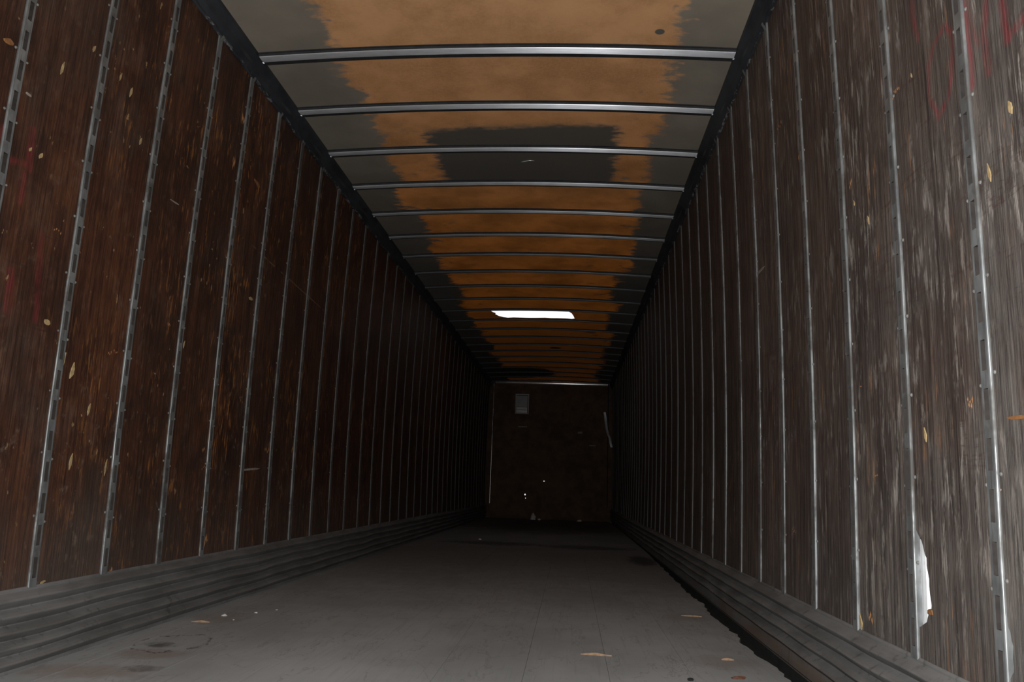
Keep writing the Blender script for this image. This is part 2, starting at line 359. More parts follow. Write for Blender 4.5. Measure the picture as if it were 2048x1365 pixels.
def scuff_mat():
    N = NT('dull_grey_scuff_liner')
    a = N.noise(6, 2.5, 14, 5, 0.62); st = N.noise(20, 30, 5, 4, 0.65, 4.0)
    c = N.mix(N.step(a, 0.30, 0.70), (0.105, 0.103, 0.10), (0.175, 0.172, 0.17))
    c = N.mix(N.m('MULTIPLY', N.step(st, 0.56, 0.70), 0.5), c, (0.045, 0.043, 0.04))
    rust = N.mul(N.step(N.z, 0.085, 0.055), N.step(N.x, 2.0, 2.2), N.step(N.noise(4, 2.2, 12, 4, 0.6, 1.0), 0.40, 0.56), N.step(N.y, 6.4, 5.0))
    c = N.mix(N.m('MULTIPLY', rust, 0.6), c, (0.16, 0.105, 0.072))
    N.bump(a, 0.3, 0.004)
    return N.out(c, 0.6, 0.15, 0.35)

def rail_mat():
    N = NT('dark_painted_rail')
    a = N.noise(5, 3, 5, 4, 0.6); s = N.noise(30, 16, 40, 5, 0.7, 3.0)
    c = N.mix(N.step(a, 0.3, 0.7), (0.020, 0.022, 0.026), (0.042, 0.046, 0.052))
    scr = N.mul(N.step(s, 0.52, 0.62), N.step(N.m('ABSOLUTE', N.m('SUBTRACT', N.z, RAIL_Z + 0.008)), 0.016, 0.004))
    c = N.mix(N.m('MULTIPLY', scr, 0.8), c, (0.26, 0.26, 0.27))
    return N.out(c, 0.5, 0.2, 0.3)

M = dict(
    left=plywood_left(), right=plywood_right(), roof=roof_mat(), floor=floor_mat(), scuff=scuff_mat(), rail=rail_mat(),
    post=galvanised('galvanised_post_steel', (0.26, 0.275, 0.28), 0.37, 0.55, 0.9), rivet=simple('dull_rivet', (0.16, 0.16, 0.155), 0.75, 0.0, 0.2),
    slot=simple('dark_slot_interior', (0.030, 0.025, 0.023), 0.85, sc=30),  # near-black colour stands in for the shade inside the post slots
    skin=simple('bright_aluminium_skin', (0.80, 0.82, 0.85), 0.45, 0.2, 0.5, 0.08, 8),
    bow=rolled('galvanised_bow_steel', (0.88, 0.91, 0.97), 0.45, 0.70, far_fade=0.9),
    bowside=simple('grimy_bow_side', (0.030, 0.030, 0.032), 0.7, 0.0, 0.2, 0.2, 20),
    pale=simple('fresh_pale_wood', (0.36, 0.26, 0.13), 0.8, sc=60), orange=simple('fresh_orange_wood', (0.22, 0.098, 0.036), 0.8, sc=60),
    white=simple('white_scrape', (0.26, 0.22, 0.19), 0.8, sc=60),
    subfloor=simple('black_void_under_floor', (0.02, 0.02, 0.02), 0.9),  # black colour stands in for the shade below the boards
    back=simple('dark_front_plywood', (0.10, 0.055, 0.030), 0.7, 0, 0.25, 0.35, 5),
    header=rolled('bright_header_steel', (0.80, 0.80, 0.80), 0.24, 0.9), angle=galvanised('dull_corner_steel', (0.5, 0.5, 0.5), 0.22, 0.9),
    vent=simple('grey_vent_plastic', (0.26, 0.26, 0.265), 0.5, 0.0, 0.4, 0.1, 6),
    ventslat=simple('pale_vent_slat', (0.80, 0.78, 0.76), 0.35, 0.2, 0.5, 0.1, 6),
    debris=simple('pale_debris', (0.62, 0.61, 0.58), 0.8, sc=80),
    door=simple('dull_rear_door_lining', (0.10, 0.085, 0.07), 0.7, sc=4),
    sliver=simple('dry_tan_sliver', (0.36, 0.235, 0.145), 0.85, sc=60), sliver2=simple('reddish_wood_chip', (0.24, 0.115, 0.075), 0.85, sc=60),
    wire=simple('bright_wire', (0.8, 0.8, 0.8), 0.3, 0.6, 0.5, 0.05),
    lid=simple('black_rail_cap', (0.025, 0.025, 0.027), 0.7))
CM = {'p': M['pale'], 'o': M['orange'], 'w': M['white']}
CHIPS_L=[('p',[(2.372,2.09),(2.379,2.089),(2.377,2.075),(2.379,2.061),(2.37,2.046),(2.362,2.036),(2.358,2.049),(2.361,2.068),(2.363,2.084)]),
('p',[(2.516,2.243),(2.52,2.241),(2.523,2.234),(2.516,2.223),(2.512,2.213),(2.505,2.211),(2.5,2.216),(2.502,2.226),(2.507,2.236)]),
('p',[(2.693,2.234),(2.697,2.227),(2.699,2.22),(2.696,2.206),(2.692,2.196),(2.687,2.195),(2.681,2.199),(2.681,2.212),(2.686,2.226)]),
('p',[(2.774,2.215),(2.782,2.214),(2.783,2.199),(2.778,2.18),(2.773,2.167),(2.767,2.169),(2.759,2.172),(2.76,2.189),(2.768,2.205)]),
('p',[(2.883,2.045),(2.888,2.047),(2.892,2.037),(2.894,2.026),(2.89,2.015),(2.879,2.013),(2.876,2.02),(2.875,2.03),(2.875,2.038)]),
('o',[(2.093,2.006),(2.106,2.015),(2.119,2.021),(2.134,2.017),(2.141,2.013),(2.139,2.006),(2.125,1.999),(2.108,1.997),(2.096,1.999)]),
('w',[(2.223,1.89),(2.225,1.893),(2.237,1.893),(2.248,1.893),(2.251,1.89),(2.252,1.886),(2.243,1.884),(2.232,1.884),(2.222,1.886)]),
('o',[(2.638,2.288),(2.64,2.289),(2.645,2.266),(2.648,2.241),(2.649,2.226),(2.647,2.225),(2.643,2.24),(2.639,2.264),(2.636,2.285)]),
('o',[(2.956,2.629),(2.965,2.634),(2.98,2.628),(2.983,2.612),(2.982,2.602),(2.974,2.591),(2.962,2.595),(2.948,2.603),(2.947,2.621)]),
('p',[(2.329,1.726),(2.336,1.729),(2.349,1.729),(2.35,1.719),(2.352,1.71),(2.345,1.704),(2.334,1.707),(2.327,1.712),(2.325,1.719)]),
('p',[(2.284,1.724),(2.288,1.725),(2.295,1.722),(2.295,1.716),(2.29,1.711),(2.285,1.707),(2.278,1.709),(2.277,1.714),(2.28,1.72)]),
('w',[(3.166,1.883),(3.172,1.885),(3.197,1.886),(3.23,1.888),(3.25,1.886),(3.247,1.883),(3.217,1.88),(3.194,1.88),(3.168,1.881)]),
('p',[(2.5,1.175),(2.508,1.171),(2.512,1.161),(2.503,1.155),(2.489,1.154),(2.478,1.157),(2.473,1.165),(2.476,1.173),(2.493,1.176)]),
('o',[(2.477,1.508),(2.49,1.506),(2.501,1.501),(2.5,1.49),(2.489,1.477),(2.479,1.477),(2.47,1.481),(2.456,1.487),(2.466,1.498)]),
('o',[(2.877,1.142),(2.886,1.139),(2.888,1.129),(2.886,1.117),(2.88,1.11),(2.871,1.106),(2.867,1.116),(2.863,1.127),(2.869,1.14)]),
('o',[(2.913,1.152),(2.92,1.146),(2.926,1.137),(2.923,1.126),(2.914,1.118),(2.906,1.117),(2.902,1.125),(2.898,1.135),(2.906,1.148)]),
('p',[(2.786,0.913),(2.792,0.904),(2.797,0.892),(2.796,0.878),(2.789,0.867),(2.782,0.868),(2.777,0.88),(2.779,0.892),(2.782,0.907)]),
('p',[(2.717,0.722),(2.723,0.722),(2.729,0.698),(2.726,0.681),(2.718,0.663),(2.71,0.661),(2.708,0.678),(2.705,0.702),(2.712,0.721)]),
('p',[(2.664,1.051),(2.671,1.038),(2.679,1.025),(2.669,1.007),(2.663,0.995),(2.652,0.99),(2.647,1.006),(2.647,1.024),(2.653,1.038)]),
('p',[(2.61,1.079),(2.613,1.071),(2.617,1.056),(2.613,1.039),(2.608,1.03),(2.602,1.026),(2.598,1.041),(2.599,1.056),(2.603,1.069)]),
('o',[(3.284,1.352),(3.294,1.348),(3.297,1.337),(3.302,1.321),(3.293,1.312),(3.283,1.309),(3.278,1.318),(3.277,1.333),(3.277,1.347)]),
('w',[(3.213,1.11),(3.219,1.108),(3.224,1.099),(3.223,1.088),(3.22,1.081),(3.215,1.078),(3.209,1.087),(3.208,1.098),(3.208,1.108)]),
('o',[(3.317,2.345),(3.327,2.34),(3.335,2.326),(3.33,2.299),(3.326,2.288),(3.318,2.285),(3.309,2.289),(3.305,2.312),(3.311,2.333)]),
('o',[(3.76,2.635),(3.774,2.618),(3.777,2.593),(3.778,2.557),(3.766,2.538),(3.755,2.525),(3.744,2.545),(3.744,2.58),(3.752,2.615)]),
('o',[(3.722,2.384),(3.735,2.367),(3.734,2.328),(3.735,2.263),(3.73,2.223),(3.718,2.233),(3.708,2.257),(3.706,2.314),(3.712,2.378)]),
('o',[(4.085,2.315),(4.1,2.304),(4.115,2.27),(4.109,2.22),(4.104,2.186),(4.084,2.191),(4.077,2.208),(4.071,2.255),(4.07,2.289)]),
('o',[(3.382,2.409),(3.39,2.406),(3.393,2.388),(3.395,2.372),(3.388,2.351),(3.38,2.348),(3.373,2.361),(3.374,2.381),(3.375,2.398)]),
('o',[(3.976,2.327),(4.003,2.328),(4.038,2.326),(4.069,2.317),(4.075,2.305),(4.067,2.299),(4.045,2.296),(4.012,2.307),(3.984,2.315)]),
('o',[(4.127,1.124),(4.138,1.113),(4.146,1.089),(4.149,1.063),(4.135,1.05),(4.124,1.041),(4.104,1.058),(4.107,1.087),(4.112,1.11)]),
('o',[(3.734,0.829),(3.742,0.82),(3.75,0.794),(3.753,0.765),(3.746,0.755),(3.736,0.745),(3.727,0.765),(3.723,0.792),(3.726,0.812)]),
('o',[(4.552,0.859),(4.581,0.849),(4.58,0.826),(4.588,0.797),(4.567,0.788),(4.548,0.785),(4.518,0.798),(4.513,0.823),(4.536,0.849)]),
('w',[(4.488,0.714),(4.453,0.706),(4.351,0.7),(4.248,0.693),(4.177,0.695),(4.18,0.7),(4.261,0.706),(4.34,0.712),(4.416,0.715)]),
('o',[(3.757,0.722),(3.774,0.715),(3.781,0.701),(3.778,0.685),(3.769,0.679),(3.752,0.675),(3.738,0.688),(3.739,0.702),(3.745,0.712)]),
('o',[(3.844,0.401),(3.856,0.378),(3.864,0.34),(3.866,0.3),(3.859,0.282),(3.848,0.28),(3.841,0.306),(3.831,0.344),(3.837,0.384)]),
('p',[(4.098,1.662),(4.12,1.67),(4.132,1.667),(4.15,1.663),(4.159,1.657),(4.145,1.652),(4.13,1.648),(4.106,1.648),(4.092,1.656)]),
('p',[(2.93,0.71),(2.935,0.708),(2.938,0.683),(2.944,0.658),(2.939,0.643),(2.935,0.65),(2.931,0.662),(2.925,0.683),(2.926,0.709)]),
('p',[(2.659,0.28),(2.658,0.276),(2.648,0.274),(2.64,0.27),(2.629,0.271),(2.629,0.274),(2.633,0.278),(2.64,0.281),(2.653,0.282)]),
('o',[(3.045,0.305),(3.052,0.298),(3.055,0.282),(3.056,0.265),(3.054,0.251),(3.047,0.256),(3.041,0.265),(3.039,0.283),(3.041,0.297)]),
('w',[(4.619,0.447),(4.633,0.436),(4.631,0.417),(4.635,0.396),(4.619,0.38),(4.603,0.379),(4.592,0.396),(4.597,0.419),(4.605,0.434)]),
('p',[(3.441,1.284),(3.445,1.278),(3.45,1.267),(3.447,1.256),(3.446,1.249),(3.441,1.246),(3.433,1.254),(3.433,1.265),(3.435,1.275)]),
('o',[(4.992,0.899),(5.003,0.887),(5.008,0.857),(5.009,0.822),(5.005,0.812),(4.987,0.809),(4.978,0.828),(4.969,0.856),(4.978,0.887)]),
('o',[(3.273,2.107),(3.281,2.102),(3.283,2.09),(3.286,2.074),(3.279,2.06),(3.272,2.06),(3.268,2.068),(3.263,2.082),(3.266,2.094)])]
CHIPS_R=[('o',[(2.066,1.815),(2.057,1.802),(2.063,1.788),(2.075,1.777),(2.09,1.778),(2.099,1.786),(2.109,1.799),(2.104,1.816),(2.086,1.821)]),
('p',[(1.982,1.797),(1.978,1.794),(1.978,1.789),(1.979,1.785),(1.982,1.783),(1.986,1.787),(1.986,1.79),(1.987,1.795),(1.986,1.798)]),
('p',[(1.55,1.485),(1.546,1.48),(1.546,1.468),(1.554,1.458),(1.56,1.456),(1.565,1.457),(1.567,1.468),(1.564,1.48),(1.555,1.49)]),
('o',[(3.228,2.309),(3.206,2.288),(3.2,2.262),(3.208,2.239),(3.244,2.241),(3.279,2.25),(3.282,2.278),(3.269,2.299),(3.26,2.314)]),
('o',[(2.978,2.057),(2.964,2.039),(2.953,2.02),(2.949,1.993),(2.965,1.984),(2.977,1.998),(2.991,2.015),(2.999,2.038),(2.99,2.051)]),
('p',[(1.661,1.393),(1.658,1.389),(1.652,1.375),(1.647,1.36),(1.645,1.347),(1.649,1.353),(1.654,1.361),(1.66,1.377),(1.663,1.391)]),
('o',[(1.799,0.908),(1.791,0.905),(1.789,0.89),(1.788,0.872),(1.796,0.859),(1.803,0.863),(1.807,0.875),(1.813,0.891),(1.806,0.906)]),
('o',[(1.574,0.827),(1.578,0.824),(1.607,0.825),(1.637,0.826),(1.659,0.829),(1.666,0.834),(1.64,0.834),(1.607,0.834),(1.582,0.83)]),
('w',[(3.59,1.731),(3.618,1.727),(3.656,1.726),(3.72,1.726),(3.769,1.732),(3.786,1.736),(3.739,1.74),(3.679,1.738),(3.615,1.736)]),
('p',[(2.331,1.52),(2.329,1.515),(2.325,1.504),(2.331,1.496),(2.336,1.49),(2.341,1.49),(2.343,1.498),(2.339,1.51),(2.338,1.518)]),
('o',[(2.358,0.745),(2.352,0.743),(2.35,0.732),(2.345,0.721),(2.352,0.714),(2.361,0.713),(2.366,0.719),(2.364,0.732),(2.363,0.745)]),
('p',[(2.435,1.613),(2.432,1.612),(2.431,1.603),(2.436,1.596),(2.44,1.592),(2.445,1.595),(2.446,1.601),(2.448,1.609),(2.44,1.612)]),
('o',[(2.463,1.719),(2.456,1.706),(2.448,1.674),(2.451,1.65),(2.459,1.639),(2.467,1.641),(2.473,1.656),(2.474,1.685),(2.47,1.706)]),
('o',[(2.438,0.346),(2.426,0.338),(2.423,0.32),(2.416,0.297),(2.425,0.288),(2.432,0.286),(2.441,0.292),(2.444,0.316),(2.447,0.328)]),
('o',[(3.378,0.649),(3.371,0.637),(3.373,0.611),(3.375,0.581),(3.383,0.568),(3.393,0.565),(3.397,0.582),(3.398,0.609),(3.391,0.64)]),
('o',[(5.367,0.714),(5.339,0.69),(5.344,0.66),(5.338,0.624),(5.361,0.602),(5.39,0.603),(5.403,0.623),(5.414,0.66),(5.391,0.701)]),
('w',[(1.7,0.689),(1.697,0.688),(1.695,0.687),(1.696,0.685),(1.699,0.683),(1.703,0.683),(1.706,0.684),(1.707,0.686),(1.703,0.688)]),
('o',[(2.454,1.016),(2.45,1.012),(2.446,1.002),(2.449,0.99),(2.451,0.985),(2.454,0.983),(2.457,0.993),(2.457,1.003),(2.459,1.014)]),
('o',[(3.191,0.555),(3.179,0.551),(3.187,0.535),(3.203,0.516),(3.218,0.502),(3.229,0.505),(3.227,0.517),(3.223,0.534),(3.205,0.546)]),
('p',[(2.507,0.315),(2.499,0.315),(2.493,0.299),(2.494,0.283),(2.501,0.27),(2.51,0.27),(2.521,0.276),(2.52,0.294),(2.519,0.311)]),
('o',[(2.053,0.397),(2.045,0.399),(2.034,0.397),(2.031,0.391),(2.03,0.386),(2.039,0.384),(2.05,0.384),(2.059,0.387),(2.059,0.393)]),
('p',[(2.033,0.842),(2.028,0.834),(2.023,0.826),(2.02,0.816),(2.026,0.809),(2.032,0.805),(2.038,0.814),(2.039,0.826),(2.039,0.834)])]

# ------------------------------------------------------------------ the setting: floor
fl_base = obj('floor', [(-0.012, Y0, -0.06), (W + 0.012, Y0, -0.06), (W + 0.012, Y1, -0.06), (-0.012, Y1, -0.06), (-0.012, Y0, 0.03), (W + 0.012, Y0, 0.03), (W + 0.012, Y1, 0.03), (-0.012, Y1, 0.03)], [(0, 1, 2, 3), (1, 5, 6, 2), (0, 3, 7, 4)], M['subfloor'])
tag(fl_base, 'long grey dusty floor of wide boards running to the dark front wall', 'floor', kind='structure')
seams = [0.0] + [1.357 + k * 0.3058 for k in range(-4, 5)] + [W]
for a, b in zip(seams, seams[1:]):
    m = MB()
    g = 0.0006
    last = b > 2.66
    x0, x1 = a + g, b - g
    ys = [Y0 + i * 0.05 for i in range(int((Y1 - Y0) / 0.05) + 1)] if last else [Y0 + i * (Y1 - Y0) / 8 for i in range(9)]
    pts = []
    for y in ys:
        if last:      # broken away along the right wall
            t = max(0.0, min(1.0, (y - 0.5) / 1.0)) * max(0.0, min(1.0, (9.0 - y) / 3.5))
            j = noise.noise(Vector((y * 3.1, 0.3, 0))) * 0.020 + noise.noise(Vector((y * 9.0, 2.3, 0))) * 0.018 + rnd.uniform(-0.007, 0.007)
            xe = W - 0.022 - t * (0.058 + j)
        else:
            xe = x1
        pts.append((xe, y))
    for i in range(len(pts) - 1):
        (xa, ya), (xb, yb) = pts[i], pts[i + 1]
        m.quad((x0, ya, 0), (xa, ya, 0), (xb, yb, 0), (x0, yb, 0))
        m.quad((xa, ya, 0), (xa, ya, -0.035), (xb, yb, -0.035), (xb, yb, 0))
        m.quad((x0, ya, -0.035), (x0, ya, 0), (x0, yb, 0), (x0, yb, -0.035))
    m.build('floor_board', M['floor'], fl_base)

# ------------------------------------------------------------------ corrugated scuff liners at the foot of the walls
def scuff(side):
    name = 'baseboard_left' if side < 0 else 'baseboard_right'
    prof = [(-0.02, SCUFF + 0.012), (0.008, SCUFF + 0.010), (0.012, SCUFF + 0.004)]
    n = 5 if side < 0 else 4
    base = 0.010
    zt = SCUFF
    step = 0.050
    for i in range(n):
        z = zt - i * step
        prof += [(base + 0.001, z - 0.002), (base + 0.016, z - 0.010), (base + 0.028, z - 0.0175), (base + 0.0320, z - 0.0215), (base + 0.030, z - 0.025), (base + 0.015, z - 0.038), (base + 0.001, z - 0.0490)]
    if side < 0:
        prof += [(base + 0.002, 0.004), (base + 0.004, -0.02)]
    else:
        prof += [(base + 0.002, 0.05), (base + 0.006, 0.012), (base - 0.010, 0.008), (base - 0.012, -0.01)]
    ys = [Y0 + i * 0.08 for i in range(int((Y1 - Y0) / 0.08) + 1)]
    k = len(prof)
    def fn(x, y, z, j):
        near = max(0.0, 1 - abs(z - 0.14) / 0.16)
        dz = noise.noise(Vector((y * 1.7, side, 0.0))) * 0.011 * near + noise.noise(Vector((y * 4.0, side * 3, z * 4))) * 0.006 * near
        dx = noise.noise(Vector((y * 2.6, side * 5, z * 6))) * 0.008 * near
        px = x + dx
        return (px - 0.006, y, z + dz) if side < 0 else (W - px + 0.006, y, z + dz)
    m = MB()
    m.prism(prof, ys, 0, fn)
    o = m.build(name, M['scuff'], None)
    tag(o, 'ribbed grey metal scuff strip along the foot of the %s wall' % ('brown left' if side < 0 else 'greyer right'), 'baseboard', kind='structure')
    return o
base_l, base_r = scuff(-1), scuff(1)

# ------------------------------------------------------------------ side walls
TORN1 = [(2.118, 0.590), (2.08, 0.561), (2.055, 0.520), (2.046, 0.454), (2.036, 0.408), (2.041, 0.391), (2.082, 0.357), (2.118, 0.345)]
TORN2 = [(1.712, 0.425), (1.694, 0.406), (1.688, 0.370), (1.690, 0.330), (1.712, 0.300)]

def make_post(side, name, wall):
    """slotted vertical post built at y = 0 in wall coordinates"""
    m = MB()
    sx = 1 if side < 0 else -1
    ox = 0 if side < 0 else W
    def P(d, y, z):
        return (ox + sx * (d - bulge(z)), y + 0.0012 * math.sin(z * 5.3) + 0.0008 * math.sin(z * 13.1), z)
    z0, pitch, slot = SCUFF + 0.004, 0.1075, 0.068
    zs = [z0]
    z = z0 + 0.03
    kinds = ['b']
    while z + pitch < RAIL_Z:
        zs += [z, z + slot]
        kinds += ['s', 'b']
        z += pitch
    zs.append(RAIL_Z + 0.01)
    F, B = 0.001, -0.016
    hw, iw, ch = 0.0205, 0.0090, 0.004
    arc = [(F - ch + ch * math.cos(t), hw - ch + ch * math.sin(t)) for t in [math.pi / 2 * q / 5 for q in range(6)]]
    fl = 0.0
    for i, kd in enumerate(kinds):
        a, b = zs[i], zs[i + 1]
        def strip(p, q, mi=0):
            m.quad(P(p[0], p[1], a), P(q[0], q[1], a), P(q[0], q[1], b), P(p[0], p[1], b), mi)
        strip((B, -hw), (F - ch, -hw)); strip((F - ch, hw), (B, hw))
        for (d1, y1), (d2, y2) in zip(arc, arc[1:]):
            strip((d1, y1), (d2, y2)); strip((d2, -y2), (d1, -y1))
        if kd == 'b':
            strip((F, -hw + ch), (F, hw - ch))
        else:
            strip((F, -hw + ch), (F, -iw)); strip((F, iw), (F, hw - ch))
            strip((F, -iw), (B, -iw), 1); strip((B, iw), (F, iw), 1); strip((B + 0.001, -iw), (B + 0.001, iw), 1)
            m.quad(P(F, -iw, a), P(F, iw, a), P(B, iw, a), P(B, -iw, a), 1); m.quad(P(F, -iw, b), P(B, -iw, b), P(B, iw, b), P(F, iw, b), 1)
    # bent tab at the head of the post
    m.quad(P(F, -0.02, RAIL_Z - 0.035), P(F, 0.006, RAIL_Z - 0.03), P(F + 0.016, 0.004, RAIL_Z + 0.004), P(F + 0.016, -0.016, RAIL_Z + 0.004))
    po = m.build(name, [M['post'], M['slot']], wall)
    r = MB()
    i = 0
    for q, kd in enumerate(kinds):
        if kd != 'b' or q == 0 or q == len(kinds) - 1: continue
        i += 1
        if i % 2: continue
        zc = (zs[q] + zs[q + 1]) / 2
        for yy, dz in ((-0.029, 0.012), (0.029, -0.010)):
            n = len(r.v)
            for k in range(7):
                t = k / 7 * 2 * math.pi
                r.v.append(P(-0.006, yy + 0.0055 * math.cos(t), zc + dz + 0.0055 * math.sin(t)))
            for k in range(7):
                t = k / 7 * 2 * math.pi
                r.v.append(P(-0.002, yy + 0.003 * math.cos(t), zc + dz + 0.003 * math.sin(t)))
            for k in range(7):
                r.f.append((n + k, n + (k + 1) % 7, n + 7 + (k + 1) % 7, n + 7 + k)); r.m.append(0)
            r.f.append(tuple(n + 7 + k for k in range(7))); r.m.append(0)
    ro = r.build('rivets', M['rivet'], po)
    ro['kind'] = 'stuff'
    return po, ro

def side_wall(side):
    left = side < 0
    sx = 1 if left else -1
    ox = 0 if left else W
    name = 'wall_left' if left else 'wall_right'
    def P(d, y, z): return (ox + sx * (d - bulge(z)), y, z)
    # outer skin of ribbed bright metal
    m = MB()
    zs = [-0.06 + i * (3.02 + 0.06) / 12 for i in range(13)]
    if left:
        ys = [Y0, 4, 8, 12, Y1]
        ds = [-0.05] * 5
    else:                          # the torn places of the right wall show the ribs of the skin
        ys, ds = [Y0], [-0.05]
        for ra, rb in ((1.66, 1.72), (1.78, 1.84), (2.025, 2.066), (2.088, 2.114), (2.15, 2.19)):
            ys += [ra - 0.003, ra, rb, rb + 0.003]
            ds += [-0.045, -0.018, -0.018, -0.045]
        ys.append(Y1); ds.append(-0.05)
    n = 0
    for y, d in zip(ys, ds):
        for z in zs:
            m.v.append(P(d, y, z))
    k = len(zs)
    for i in range(len(ys) - 1):
        for j in range(k - 1):
            m.f.append((i * k + j, i * k + j + 1, (i + 1) * k + j + 1, (i + 1) * k + j)); m.m.append(0)
    wall = m.build(name, M['skin'])
    tag(wall, 'red-brown plywood side wall with slotted steel posts, left of the floor' if left else 'weathered grey-brown plywood side wall with red paint marks, right of the floor', 'wall', kind='structure')
    y0 = POST_L0 if left else POST_R0
    first = int(math.floor((y0 - Y0 - 0.05) / PITCH_P))
    py = [y0 + (i - first) * PITCH_P for i in range(200)]
    py = [y for y in py if y < Y1 - 0.05]
    po, ro = make_post(side, 'wall_post', wall)
    for i, y in enumerate(py):
        if i == 0:
            p = po
        else:
            p = po.copy(); C.objects.link(p); p.parent = wall
            q = ro.copy(); C.objects.link(q); q.parent = p
        p.location = (rnd.uniform(-0.0015, 0.0015), y, 0)
        p.rotation_euler = (rnd.uniform(-0.0022, 0.0022), 0, 0)
    # plywood panels between the posts
    edges = [Y0 - 0.02] + py + [Y1 + 0.02]
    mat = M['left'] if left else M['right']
    for a, b in zip(edges, edges[1:]):
        ya, yb = a + 0.0165, b - 0.0165
        if yb - ya < 0.03: continue
        holes = [h for h in ((TORN1, TORN2) if not left else ()) if any(ya < p[0] < yb for p in h)]
        za, zb = SCUFF - 0.03, RAIL_Z + 0.03
        ph = rnd.uniform(0, 9)
        def warp(y, z):
            return -0.006 + 0.0030 * noise.noise(Vector((y * 2.2, z * 1.3, ph)))
        if not holes:
            nz, ny = 12, 4
            v = [P(warp(ya + (yb - ya) * j / ny, za + (zb - za) * i / nz), ya + (yb - ya) * j / ny, za + (zb - za) * i / nz) for i in range(nz + 1) for j in range(ny + 1)]
            f = [(i * (ny + 1) + j, i * (ny + 1) + j + 1, (i + 1) * (ny + 1) + j + 1, (i + 1) * (ny + 1) + j) for i in range(nz) for j in range(ny)]
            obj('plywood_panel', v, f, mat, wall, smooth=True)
        else:                       # veneer and core torn away next to the post
            h = holes[0]
            bm = bmesh.new()
            hy = [(min(p[0], yb), p[1]) for p in h]
            hz = sorted(hy, key=lambda p: -p[1])
            out = [(ya, za)] + [(ya, za + (zb - za) * i / 12) for i in range(1, 12)] + [(ya, zb), (yb, zb)]
            out += [(yb, zb + (hy[0][1] - zb) * i / 9) for i in range(1, 9)]
            rag = []
            for p, q in zip(hy, hy[1:]):
                for t in (0, 0.35, 0.7):
                    e = 0.004 if 0 < t else 0
                    rag.append((min(p[0] + (q[0] - p[0]) * t + rnd.uniform(-e, e), yb), p[1] + (q[1] - p[1]) * t + rnd.uniform(-e, e)))
            rag.append(hy[-1])
            out += rag + [(yb, za)]
            bv = [bm.verts.new(P(-0.006, y, z)) for y, z in out]
            es = [bm.edges.new((bv[i], bv[(i + 1) % len(bv)])) for i in range(len(bv))]
            bmesh.ops.triangle_fill(bm, use_beauty=True, edges=es)
            rim = [bm.verts.new(P(-0.016, y, z)) for y, z in rag]
            fr = [bv[out.index(p)] for p in rag]
            for i in range(len(rag) - 1):
                bm.faces.new((fr[i], fr[i + 1], rim[i + 1], rim[i]))
            me = bpy.data.meshes.new('plywood_panel'); bm.to_mesh(me); bm.free(); me.materials.append(mat)
            o = bpy.data.objects.new('plywood_panel', me); C.objects.link(o); o.parent = wall
    # splintered spots standing proud of the veneer
    cr = random.Random(5)
    for col, poly in (CHIPS_L if left else CHIPS_R):
        ya, yb = min(p[0] for p in poly), max(p[0] for p in poly)
        za, zb = min(p[1] for p in poly), max(p[1] for p in poly)
        v, f = [], []
        if zb - za < 0.6 * (yb - ya) or col == 'p':
            cy, cz = (ya + yb) / 2, (za + zb) / 2
            k = len(poly)
            if col == 'p' and zb - za > 0.6 * (yb - ya):
                t = cr.uniform(-0.35, 0.35); hy, hz = (yb - ya) / 2, (zb - za) / 2
                poly = [(cy + hy * (0.5 + t), cz + hz * 1.1), (cy + hy * 0.75, cz + hz * cr.uniform(0.1, 0.5)), (cy + hy * 0.6, cz - hz * cr.uniform(0.2, 0.6)), (cy - hy * (0.5 - t), cz - hz * 1.1), (cy - hy * 0.7, cz - hz * cr.uniform(0.1, 0.5)), (cy - hy * 0.35, cz + hz * cr.uniform(0.2, 0.6))]
                k = len(poly)
            v += [P(-0.0085, y, z) for y, z in poly] + [P(-0.0040, cy + (y - cy) * 0.85, cz + (z - cz) * 0.9) for y, z in poly]
            f += [(i, (i + 1) % k, k + (i + 1) % k, k + i) for i in range(k)] + [tuple(k + i for i in range(k))]
        else:                       # a tuft of upright slivers
            ns = cr.randint(3, 5)
            for q in range(ns):
                c = ya + (yb - ya) * (q + 0.5) / ns
                hw = (yb - ya) / ns * cr.uniform(0.28, 0.55)
                t0 = za + (zb - za) * cr.uniform(0.0, 0.40); t1 = zb - (zb - za) * cr.uniform(0.0, 0.40)
                tm = t0 + (t1 - t0) * cr.uniform(0.35, 0.65)
                n = len(v)
                v += [P(-0.0085, c + cr.uniform(-hw, hw), t0), P(-0.0085, c - hw, tm), P(-0.0085, c + hw, tm), P(-0.0085, c + cr.uniform(-hw, hw), t1), P(-0.0035, c, tm)]
                f += [(n, n + 2, n + 4), (n, n + 4, n + 1), (n + 1, n + 4, n + 3), (n + 4, n + 2, n + 3)]
        obj('wood_splinter', v, f, CM[col], wall)
    return wall
wall_l, wall_r = side_wall(-1), side_wall(1)

# ------------------------------------------------------------------ roof sheet with its torn hole, bows and side rails
def roof_z(x): return HB + 0.021 + camber(x)
HOLE = [(0.70, 9.985), (0.95, 9.98), (1.25, 9.98), (1.50, 9.98), (1.74, 9.985), (1.79, 10.12), (1.815, 10.28), (1.83, 10.42), (1.79, 10.455), (1.72, 10.435), (1.60, 10.435), (1.50, 10.445), (1.42, 10.425), (1.33, 10.44), (1.20, 10.45), (1.08, 10.44), (0.98, 10.43), (0.90, 10.445), (0.84, 10.41), (0.78, 10.33), (0.745, 10.22), (0.76, 10.16), (0.72, 10.08)]
bm = bmesh.new()
XS = [-0.07 + (W + 0.14) * i / 18 for i in range(19)]
bays = [Y0] + [BOW0 + i * BOWS for i in range(-6, 22)]
bays = sorted(set(round(b, 4) for b in bays if Y0 <= b < Y1)) + [Y1]
rows = [[bm.verts.new((x, y, roof_z(x))) for x in XS] for y in bays]
